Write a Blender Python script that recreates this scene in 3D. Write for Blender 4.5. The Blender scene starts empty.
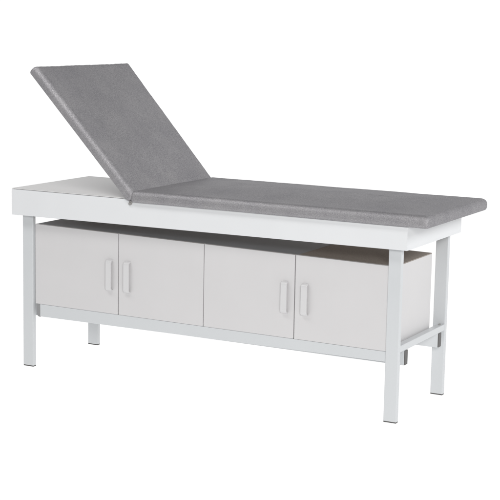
import bpy, bmesh, math, random
from mathutils import Vector, Matrix, noise

# ------------------------------------------------------------------ camera, world, lamps, exposure
S = bpy.context.scene
COL = S.collection

YAW, PITCH, ROLL = -0.4865, -0.1593, 0.0193
fw = Vector((math.sin(YAW) * math.cos(PITCH), math.cos(YAW) * math.cos(PITCH), math.sin(PITCH)))
r0 = fw.cross(Vector((0, 0, 1))).normalized()
u0 = r0.cross(fw)
rt = math.cos(ROLL) * r0 + math.sin(ROLL) * u0
up = -math.sin(ROLL) * r0 + math.cos(ROLL) * u0
cam = bpy.data.cameras.new('camera')
cam.sensor_width = 36.0
cam.lens = 1461.13 / 500 * 36.0
cam.clip_end = 100
co = bpy.data.objects.new('camera', cam)
COL.objects.link(co)
co.matrix_world = Matrix(((rt.x, up.x, -fw.x, 3.9776), (rt.y, up.y, -fw.y, -5.2309),
                          (rt.z, up.z, -fw.z, 1.5977), (0, 0, 0, 1)))
S.camera = co

W = bpy.data.worlds.new('World')
S.world = W
W.use_nodes = True
W.node_tree.nodes['Background'].inputs[0].default_value = (0.95, 0.97, 1.0, 1)
W.node_tree.nodes['Background'].inputs[1].default_value = 0.12      # the unlit studio around the white sweep

S.view_settings.view_transform = 'Standard'
S.view_settings.look = 'None'
S.view_settings.exposure = 0
S.view_settings.gamma = 1


def softbox(name, loc, target, sx, sy, power, col=(1, 1, 1)):
    l = bpy.data.lights.new(name, 'AREA')
    l.shape = 'RECTANGLE'
    l.size, l.size_y, l.energy, l.color = sx, sy, power, col
    o = bpy.data.objects.new(name, l)
    COL.objects.link(o)
    o.location = loc
    o.rotation_euler = (Vector(target) - Vector(loc)).to_track_quat('-Z', 'Y').to_euler()
    return o


softbox('key_softbox', (4.3, -4.3, 2.0), (1.0, 0.2, 0.6), 1.8, 1.2, 134, (1.0, 0.99, 0.98))
softbox('front_softbox', (-1.7, -4.2, 2.3), (0.9, 0.0, 0.7), 1.6, 1.2, 8, (1.0, 0.995, 0.99))
softbox('strip_softbox', (0.4, -1.25, 2.8), (0.6, -0.1, 0.9), 2.8, 0.6, 28, (1.0, 0.995, 0.99))
softbox('left_fill', (-1.5, 0.0, 2.7), (0.2, 0.3, 0.8), 1.2, 1.2, 14, (1.0, 0.995, 0.99))  # added fill, brightens the top panel behind the backrest
softbox('side_softbox', (4.6, 0.3, 2.5), (1.7, 0.3, 0.7), 1.0, 1.0, 34, (0.98, 0.99, 1.0))


# ------------------------------------------------------------------ materials
def mat(name, col, rough=0.5, spec=0.5):
    m = bpy.data.materials.new(name)
    m.use_nodes = True
    b = m.node_tree.nodes['Principled BSDF']
    b.inputs['Base Color'].default_value = (*col, 1)
    b.inputs['Roughness'].default_value = rough
    b.inputs['Specular IOR Level'].default_value = spec
    return m


def N(m, t, **kw):
    n = m.node_tree.nodes.new(t)
    for k, v in kw.items():
        if k in n.inputs:
            n.inputs[k].default_value = v
        else:
            setattr(n, k, v)
    return n


def painted(name, col, rough, scale, var, bump):
    """a coated surface: faint blotches of tone, a fine orange-peel bump and uneven gloss"""
    m = mat(name, col, rough)
    L = m.node_tree.links.new
    b = m.node_tree.nodes['Principled BSDF']
    tc = N(m, 'ShaderNodeTexCoord')
    n1 = N(m, 'ShaderNodeTexNoise', Scale=6.0, Detail=4.0)
    L(tc.outputs['Object'], n1.inputs['Vector'])
    cr = N(m, 'ShaderNodeValToRGB')
    cr.color_ramp.elements[0].position, cr.color_ramp.elements[1].position = 0.3, 0.7
    cr.color_ramp.elements[0].color = (*[c * (1 - var) for c in col], 1)
    cr.color_ramp.elements[1].color = (*[min(1, c * (1 + var)) for c in col], 1)
    L(n1.outputs['Fac'], cr.inputs['Fac'])
    L(cr.outputs['Color'], b.inputs['Base Color'])
    n2 = N(m, 'ShaderNodeTexNoise', Scale=scale, Detail=2.0)
    L(tc.outputs['Object'], n2.inputs['Vector'])
    bp = N(m, 'ShaderNodeBump', Strength=bump, Distance=0.001)
    L(n2.outputs['Fac'], bp.inputs['Height'])
    L(bp.outputs['Normal'], b.inputs['Normal'])
    mr = N(m, 'ShaderNodeMapRange')
    mr.inputs['To Min'].default_value, mr.inputs['To Max'].default_value = rough - 0.06, rough + 0.06
    L(n1.outputs['Fac'], mr.inputs['Value'])
    L(mr.outputs['Result'], b.inputs['Roughness'])
    return m


M_frame = painted('white_board', (0.80, 0.812, 0.824), 0.45, 400, 0.010, 0.06)
M_steel = painted('white_powder_coat', (0.650, 0.669, 0.682), 0.33, 900, 0.012, 0.15)
M_door = painted('light_grey_laminate', (0.678, 0.668, 0.671), 0.42, 600, 0.010, 0.06)
M_panel = painted('grey_white_laminate', (0.71, 0.705, 0.70), 0.55, 500, 0.012, 0.08)
M_handle = painted('satin_handle', (0.69, 0.685, 0.69), 0.35, 900, 0.01, 0.05)
M_dark = painted('dark_plastic_and_shade', (0.11, 0.106, 0.104), 0.5, 800, 0.08, 0.1)
M_mid = painted('mid_grey', (0.30, 0.30, 0.305), 0.5, 800, 0.05, 0.1)
M_zinc = painted('zinc_hinge', (0.34, 0.33, 0.32), 0.4, 800, 0.05, 0.1)
M_topdark = painted('dark_grey_top', (0.35, 0.365, 0.39), 0.6, 300, 0.06, 0.1)


def chipboard():
    m = mat('raw_chipboard', (0.22, 0.17, 0.13), 0.8)
    L = m.node_tree.links.new
    b = m.node_tree.nodes['Principled BSDF']
    tc = N(m, 'ShaderNodeTexCoord')
    v = N(m, 'ShaderNodeTexVoronoi', Scale=260.0)
    L(tc.outputs['Object'], v.inputs['Vector'])
    cr = N(m, 'ShaderNodeValToRGB')
    cr.color_ramp.elements[0].color = (0.30, 0.262, 0.23, 1)
    cr.color_ramp.elements[1].color = (0.41, 0.362, 0.325, 1)
    L(v.outputs['Color'], cr.inputs['Fac'])
    L(cr.outputs['Color'], b.inputs['Base Color'])
    return m


M_chip = chipboard()


def leatherette():
    """grey vinyl with a fine flecked weave"""
    m = mat('grey_flecked_vinyl', (0.22, 0.215, 0.225), 0.5)
    L = m.node_tree.links.new
    b = m.node_tree.nodes['Principled BSDF']
    b.inputs['Specular IOR Level'].default_value = 0.08
    b.inputs['Specular Tint'].default_value = (0.45, 0.45, 0.46, 1)
    tc = N(m, 'ShaderNodeTexCoord')
    big = N(m, 'ShaderNodeTexNoise', Scale=9.0, Detail=5.0, Roughness=0.6)
    fine = N(m, 'ShaderNodeTexNoise', Scale=270.0, Detail=3.0, Roughness=0.75)
    vor = N(m, 'ShaderNodeTexVoronoi', Scale=420.0)
    mp = N(m, 'ShaderNodeMapping')
    mp.inputs['Scale'].default_value = (1.0, 0.45, 1.0)
    L(tc.outputs['Object'], mp.inputs['Vector'])
    for n in (fine, vor):
        L(mp.outputs['Vector'], n.inputs['Vector'])
    L(tc.outputs['Object'], big.inputs['Vector'])
    cr = N(m, 'ShaderNodeValToRGB')
    e = cr.color_ramp.elements
    e[0].position, e[0].color = 0.36, (0.288, 0.281, 0.294, 1)
    e[1].position, e[1].color = 0.66, (0.475, 0.464, 0.478, 1)
    L(fine.outputs['Fac'], cr.inputs['Fac'])
    cb = N(m, 'ShaderNodeValToRGB')
    e = cb.color_ramp.elements
    e[0].position, e[0].color = 0.3, (0.90, 0.90, 0.91, 1)
    e[1].position, e[1].color = 0.7, (1.06, 1.06, 1.05, 1)
    L(big.outputs['Fac'], cb.inputs['Fac'])
    mx = N(m, 'ShaderNodeMix', data_type='RGBA', blend_type='MULTIPLY')
    mx.inputs[0].default_value = 1.0
    L(cr.outputs['Color'], mx.inputs[6])
    L(cb.outputs['Color'], mx.inputs[7])
    L(mx.outputs[2], b.inputs['Base Color'])
    mt = N(m, 'ShaderNodeMapRange')
    mt.inputs['From Min'].default_value, mt.inputs['From Max'].default_value = 0.35, 0.70
    mt.inputs['To Min'].default_value, mt.inputs['To Max'].default_value = 0.45, 0.75
    L(fine.outputs['Fac'], mt.inputs['Value'])
    L(mt.outputs['Result'], b.inputs['Metallic'])
    ad = N(m, 'ShaderNodeMath', operation='ADD')
    L(fine.outputs['Fac'], ad.inputs[0])
    L(vor.outputs['Distance'], ad.inputs[1])
    bp = N(m, 'ShaderNodeBump', Strength=0.6, Distance=0.0012)
    L(ad.outputs[0], bp.inputs['Height'])
    L(bp.outputs['Normal'], b.inputs['Normal'])
    mr = N(m, 'ShaderNodeMapRange')
    mr.inputs['To Min'].default_value, mr.inputs['To Max'].default_value = 0.38, 0.62
    L(vor.outputs['Distance'], mr.inputs['Value'])
    L(mr.outputs['Result'], b.inputs['Roughness'])
    return m


M_vinyl = leatherette()


def glow_white():
    """added white sweep that glows by itself, so no shadow shows on it"""
    m = mat('glowing_white', (0.06, 0.06, 0.06), 0.6)
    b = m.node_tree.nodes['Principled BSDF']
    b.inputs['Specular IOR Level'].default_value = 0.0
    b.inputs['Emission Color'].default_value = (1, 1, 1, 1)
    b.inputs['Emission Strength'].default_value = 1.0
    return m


# ------------------------------------------------------------------ mesh helpers
def obj(name, bm, m, parent=None, smooth=False):
    me = bpy.data.meshes.new(name)
    bmesh.ops.recalc_face_normals(bm, faces=bm.faces)
    bm.to_mesh(me)
    bm.free()
    me.materials.append(m)
    if smooth:
        me.polygons.foreach_set('use_smooth', [True] * len(me.polygons))
    o = bpy.data.objects.new(name, me)
    COL.objects.link(o)
    o.parent = parent
    return o


def hexa(bm, c, bev=0.0, seg=2):
    """a box from eight corners: bottom four then top four, each ring in order"""
    v = [bm.verts.new(p) for p in c]
    fs = [(3, 2, 1, 0), (4, 5, 6, 7), (0, 1, 5, 4), (1, 2, 6, 5), (2, 3, 7, 6), (3, 0, 4, 7)]
    faces = [bm.faces.new([v[i] for i in f]) for f in fs]
    if bev:
        ed = list({e for f in faces for e in f.edges})
        bmesh.ops.bevel(bm, geom=ed, offset=bev, segments=seg, profile=0.5, affect='EDGES', clamp_overlap=True)


def box(bm, x0, x1, y0, y1, z0, z1, bev=0.0, seg=2):
    hexa(bm, [(x0, y0, z0), (x1, y0, z0), (x1, y1, z0), (x0, y1, z0),
              (x0, y0, z1), (x1, y0, z1), (x1, y1, z1), (x0, y1, z1)], bev, seg)


def part_box(name, m, parent, *a, bev=0.0015):
    bm = bmesh.new()
    box(bm, *a, bev=bev)
    return obj(name, bm, m, parent)


def cushion_mesh(lx, ly, th, crown, rad, seed, corner=0.016, flare=0.0):
    """an upholstered slab: rounded edge, crowned top, slightly uneven rim; local x along, y across, z up"""
    bm = bmesh.new()
    hx, hy = lx / 2, ly / 2
    NX, NY, NC = 180, 90, 8

    def ring(inset, z, cr):
        ax, ay = hx - inset, hy - inset
        c = max(0.004, min(cr - inset * 0.6, ay * 0.8))
        pts = []
        for (sx, sy, a0) in ((1, 1, 0), (-1, 1, 90), (-1, -1, 180), (1, -1, 270)):
            for k in range(NC + 1):
                a = math.radians(a0 + 90 * k / NC)
                pts.append((sx * (ax - c) + c * math.cos(a), sy * (ay - c) + c * math.sin(a)))
            nxt = {0: (-(ax - c), ay), 90: (-ax, -(ay - c)), 180: (ax - c, -ay), 270: (ax, ay - c)}[a0]
            p0 = pts[-1]
            n = NX if a0 in (0, 180) else NY
            for k in range(1, n):
                pts.append((p0[0] + (nxt[0] - p0[0]) * k / n, p0[1] + (nxt[1] - p0[1]) * k / n))
        out = []
        zr = z
        for x, y in pts:
            z = zr
            w = noise.noise(Vector((x * 7 + seed, y * 7, z * 9))) * 0.0013
            w2 = noise.noise(Vector((x * 40 + seed, y * 40, z * 20))) * 0.0004
            w3 = noise.noise(Vector((x * 75 + seed, y * 75, 3.1))) * 0.0010 * max(0.0, 1 - inset / 0.03)
            k = (w + w2 + w3)
            if y > 0:
                y += flare * (x + hx) / lx * (y / hy)
            if inset > rad and zr > th / 2:                     # the stuffing's crown, blended smoothly towards all four rims
                g = [min(1.0, max(0.0, (h - rad - abs(q)) / 0.26)) for h, q in ((hx, x), (hy, y))]
                g = [t * t * (3 - 2 * t) for t in g]
                z = th + crown * g[0] * g[1]
            out.append(bm.verts.new((x + k * (x / hx), y + k * (y / hy), z + k * 0.8)))
        return out

    prof = [(0.05, 0.0), (0.014, 0.0), (0.009, 0.0008), (0.005, 0.003), (0.002, 0.007), (0.0005, 0.012), (0.0, 0.017)]
    K = 9
    for i in range(K + 1):                      # upper roll
        a = math.pi / 2 * i / K
        prof.append((rad - rad * math.cos(a), th - rad + rad * math.sin(a)))
    for d in (0.042, 0.055, 0.07, 0.1, 0.14, 0.17, 0.2, 0.23, 0.26, hy - 0.045):
        t = min(1, (d - rad) / (hy - 0.07 - rad))
        prof.append((d, th + 0.00001 * t))
    rings = [ring(d, z, corner) for d, z in prof]
    n = len(rings[0])
    for a, b in zip(rings, rings[1:]):
        for i in range(n):
            bm.faces.new((a[i], a[(i + 1) % n], b[(i + 1) % n], b[i]))
    bm.faces.new(rings[0][::-1])
    bm.faces.new(rings[-1])
    return bm


# ------------------------------------------------------------------ setting: the added white sweep, glowing all over
bm = bmesh.new()
prof = [(-2.4, 0.0), (2.2, 0.0)]
for k in range(1, 13):
    a = math.pi / 2 * k / 12
    prof.append((2.2 + 0.9 * math.sin(a), 0.9 - 0.9 * math.cos(a)))
prof.append((3.1, 3.4))
rows = [[bm.verts.new((x, y, z)) for x in (-7.0, 6.5)] for y, z in prof]
for a, b in zip(rows, rows[1:]):
    bm.faces.new((a[0], a[1], b[1], b[0]))
floor = obj('glowing_sweep', bm, glow_white(), smooth=True)
floor['kind'] = 'structure'

# ------------------------------------------------------------------ the treatment table
L, WD, T = 1.9, 0.612, 0.816
table = bpy.data.objects.new('treatment_table', None)
COL.objects.link(table)
table['label'] = 'white treatment table with grey flecked cushions, raised backrest and four cabinet doors between its legs'
table['category'] = 'treatment table'

XS, DROP = 0.650, 0.0165          # where the cushioned stretch begins; its boards sit lower, under the upholstery

# boards round the top
bm = bmesh.new()
th = 0.018
pr = [(0, 0.6965), (L, 0.7065), (L, T - DROP), (XS, T - DROP), (XS - 0.012, T - 0.0045), (0, T - 0.0045)]
fa = [bm.verts.new((x, 0, z)) for x, z in pr]
fb = [bm.verts.new((x, th, z)) for x, z in pr]
bm.faces.new(fa)
bm.faces.new(fb[::-1])
for i in range(6):
    j = (i + 1) % 6
    bm.faces.new((fa[j], fa[i], fb[i], fb[j]))
bmesh.ops.bevel(bm, geom=[e for e in bm.edges], offset=0.0012, segments=2, affect='EDGES')
obj('front_board', bm, M_frame, table)
bm = bmesh.new()
prb = [(min(x, L - th - 0.002), z) for x, z in pr]
fa = [bm.verts.new((x, WD - th, z)) for x, z in prb]
fb = [bm.verts.new((x, WD, z)) for x, z in prb]
bm.faces.new(fa)
bm.faces.new(fb[::-1])
for i in range(6):
    j = (i + 1) % 6
    bm.faces.new((fa[j], fa[i], fb[i], fb[j]))
bmesh.ops.bevel(bm, geom=[e for e in bm.edges], offset=0.0012, segments=2, affect='EDGES')
obj('back_board', bm, M_frame, table)
part_box('end_board', M_frame, table, L - th - 0.0015, L - 0.0015, th + 0.0004, WD, 0.7055, T - DROP, bev=0.001)
part_box('end_board', M_frame, table, 0.0015, th + 0.0015, th + 0.0004, WD - th - 0.0004, 0.698, T - 0.0045, bev=0.001)
part_box('top_panel', M_panel, table, 0.0012, XS - 0.012, 0.0012, WD - 0.0012, T - 0.003, T, bev=0.0008)
part_box('base_panel', M_chip, table, th + 0.003, L - th - 0.003, th + 0.002, WD - th - 0.002, T - DROP - 0.018, T - DROP - 0.003, bev=0)

# legs, each with a dark foot cap
LX0, LX1, LX2, LX3 = 0.0332, 0.0888, 1.809, 1.8646
for (x0, x1, zt) in ((LX0, LX1, 0.695), (LX2, LX3, 0.704)):
    for (y0, y1) in ((0.0365, 0.0594), (0.5555, 0.579)):
        leg = part_box('leg', M_steel, table, x0, x1, y0, y1, 0.0045, zt + 0.02, bev=0.003)
        part_box('foot_cap', M_dark, leg, x0 + 0.0006, x1 - 0.0006, y0 + 0.0006, y1 - 0.0006, 0.0, 0.0055, bev=0.0015)

# end rails between the legs, the two long carrier tubes under the cabinets, the front rail
for (x0, x1) in ((0.0345, 0.0645), (1.8346, 1.8634)):
    rail = part_box('end_rail', M_steel, table, x0, x1, 0.0596, 0.5553, 0.286, 0.3135, bev=0.002)
bm = bmesh.new()
bmesh.ops.create_cone(bm, cap_ends=True, segments=16, radius1=0.006, radius2=0.005, depth=0.004,
                      matrix=Matrix.Translation((1.849, 0.532, 0.3155)))
obj('bolt', bm, M_zinc, rail)
for (y0, y1) in ((0.106, 0.138), (0.482, 0.516)):
    tube = part_box('carrier_tube', M_steel, table, 0.036, 1.8615, y0, y1, 0.224, 0.2855, bev=0.002)
    for xa, xb in ((0.0325, 0.0362), (1.8613, 1.865)):
        part_box('dark_end', M_dark, tube, xa, xb, y0 + 0.001, y1 - 0.001, 0.225, 0.2845, bev=0.001)  # dark block stands in for the shade inside the open tube end
bm = bmesh.new()
hexa(bm, [(0.1215, 0.0453, 0.2365), (1.8088, 0.0453, 0.2445), (1.8088, 0.066, 0.2445), (0.1215, 0.066, 0.2365),
          (0.1215, 0.0453, 0.2929), (1.8088, 0.0453, 0.2859), (1.8088, 0.066, 0.2859), (0.1215, 0.066, 0.2929)], 0.001)
fr = obj('front_rail', bm, M_steel, table)
# curved grey piece at the left end of the front rail
bm = bmesh.new()
sec = []
for k in range(9):
    a = math.pi / 2 * k / 8
    sec.append((0.1165 - 0.017 * math.sin(a) * 0.9, 0.2345 + 0.022 * (1 - math.cos(a))))
sec = [(0.1213, 0.2345)] + sec + [(0.1, 0.2915), (0.1213, 0.2930)]
fa = [bm.verts.new((x, 0.0463, z)) for x, z in sec]
fb = [bm.verts.new((x, 0.064, z)) for x, z in sec]
bm.faces.new(fa)
bm.faces.new(fb[::-1])
for i in range(len(sec)):
    j = (i + 1) % len(sec)
    bm.faces.new((fa[j], fa[i], fb[i], fb[j]))
obj('dark_end', bm, M_mid, fr)


# cabinets
def ztop(x):
    return 0.6565 - 0.0145 * (x - 0.11)


def zbot(x):
    return 0.2934 - 0.00413 * (x - 0.113)


def handle(bm, xc, z0, z1):
    """flat strap handle: a bow that stands off the door on two rounded feet"""
    w, t, y0, d = 0.0135, 0.005, 0.0462, 0.015
    path = []
    R = 0.013
    path.append((y0, z0))
    for k in range(7):
        a = math.pi / 2 * k / 6
        path.append((y0 - d + R * (1 - math.sin(a)), z0 + R * (1 - math.cos(a))))
    for k in range(7):
        a = math.pi / 2 * k / 6
        path.append((y0 - d + R * (1 - math.cos(a)), z1 - R + R * math.sin(a)))
    path.append((y0, z1))
    rows = []
    for i, (y, z) in enumerate(path):
        a = Vector(path[max(0, i - 1)])
        b = Vector(path[min(len(path) - 1, i + 1)])
        tg = (b - a).normalized()
        nn = Vector((-tg.y, tg.x)) * (t / 2)
        rows.append([bm.verts.new((xc - w, y - nn.x, z - nn.y)), bm.verts.new((xc + w, y - nn.x, z - nn.y)),
                     bm.verts.new((xc + w, y + nn.x, z + nn.y)), bm.verts.new((xc - w, y + nn.x, z + nn.y))])
    for a, b in zip(rows, rows[1:]):
        for i in range(4):
            j = (i + 1) % 4
            bm.faces.new((a[i], a[j], b[j], b[i]))
    bm.faces.new(rows[0][::-1])
    bm.faces.new(rows[-1])
    ed = [e for e in bm.edges if e.is_manifold and e.calc_face_angle(0) > 1.2]
    bmesh.ops.bevel(bm, geom=ed, offset=0.0022, segments=3, affect='EDGES')


def slab(x0, x1, y0, y1, zb, zt, bev):
    bm = bmesh.new()
    hexa(bm, [(x0, y0, zb(x0)), (x1, y0, zb(x1)), (x1, y1, zb(x1)), (x0, y1, zb(x0)),
              (x0, y0, zt(x0)), (x1, y0, zt(x1)), (x1, y1, zt(x1)), (x0, y1, zt(x0))], bev)
    return bm


YD, YB = 0.046, 0.461
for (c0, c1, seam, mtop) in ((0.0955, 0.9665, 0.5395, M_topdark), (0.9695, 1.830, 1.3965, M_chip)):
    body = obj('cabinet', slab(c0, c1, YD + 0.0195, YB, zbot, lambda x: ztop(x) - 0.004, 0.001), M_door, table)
    t0, t1 = (c0 + 0.001, 1.400) if mtop is M_topdark else (1.402, c1 - 0.001)      # two added tone sheets, grey and brown, meet over the right cabinet
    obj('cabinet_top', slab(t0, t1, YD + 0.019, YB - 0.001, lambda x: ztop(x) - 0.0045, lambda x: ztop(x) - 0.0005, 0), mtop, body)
    for (d0, d1, hx) in ((c0, seam - 0.002, seam - 0.042), (seam + 0.002, c1, seam + 0.050)):
        door = obj('door', slab(d0, d1, YD, YD + 0.018, zbot, ztop, 0.0015), M_door, table)
        bm = bmesh.new()
        handle(bm, hx, 0.397 - 0.004 * (hx - 0.5), 0.531 - 0.010 * (hx - 0.5))
        obj('handle', bm, M_handle, door, smooth=False)

# cushions
CY0, CY1 = -0.020, 0.675
sx0, sx1 = 0.638, 1.991
seat = obj('seat_cushion', cushion_mesh(sx1 - sx0, CY1 - CY0, 0.051, 0.014, 0.025, 3.0), M_vinyl, table, True)
seat.location = ((sx0 + sx1) / 2, (CY0 + CY1) / 2, 0.8005)
HX, HZ, ANG, BL = 0.626, 0.8005, math.radians(48.1), 0.721
back = obj('backrest', cushion_mesh(BL, CY1 - CY0, 0.051, 0.012, 0.025, 11.0, 0.012, 0.05), M_vinyl, table, True)
# local +x runs up the backrest, local z is its face normal
ux = Vector((-math.cos(ANG), 0, math.sin(ANG)))
uz = Vector((math.sin(ANG), 0, math.cos(ANG)))
uy = uz.cross(ux)
ctr = Vector((HX, (CY0 + CY1) / 2, HZ)) + ux * (BL / 2)
back.matrix_world = Matrix(((ux.x, uy.x, uz.x, ctr.x), (ux.y, uy.y, uz.y, ctr.y), (ux.z, uy.z, uz.z, ctr.z), (0, 0, 0, 1)))
# hinge brackets at both ends of the fold
for (y0, y1) in ((-0.007, -0.0005), (WD + 0.0005, WD + 0.008)):
    bm = bmesh.new()
    bmesh.ops.create_cone(bm, cap_ends=True, segments=20, radius1=0.0065, radius2=0.0065, depth=y1 - y0,
                          matrix=Matrix.Translation((0.630, (y0 + y1) / 2, 0.7935)) @ Matrix.Rotation(math.pi / 2, 4, 'X'))
    box(bm, 0.624, 0.640, y0 + 0.002, y1 - 0.001, 0.795, 0.806, 0.001)
    obj('hinge', bm, M_zinc, table)
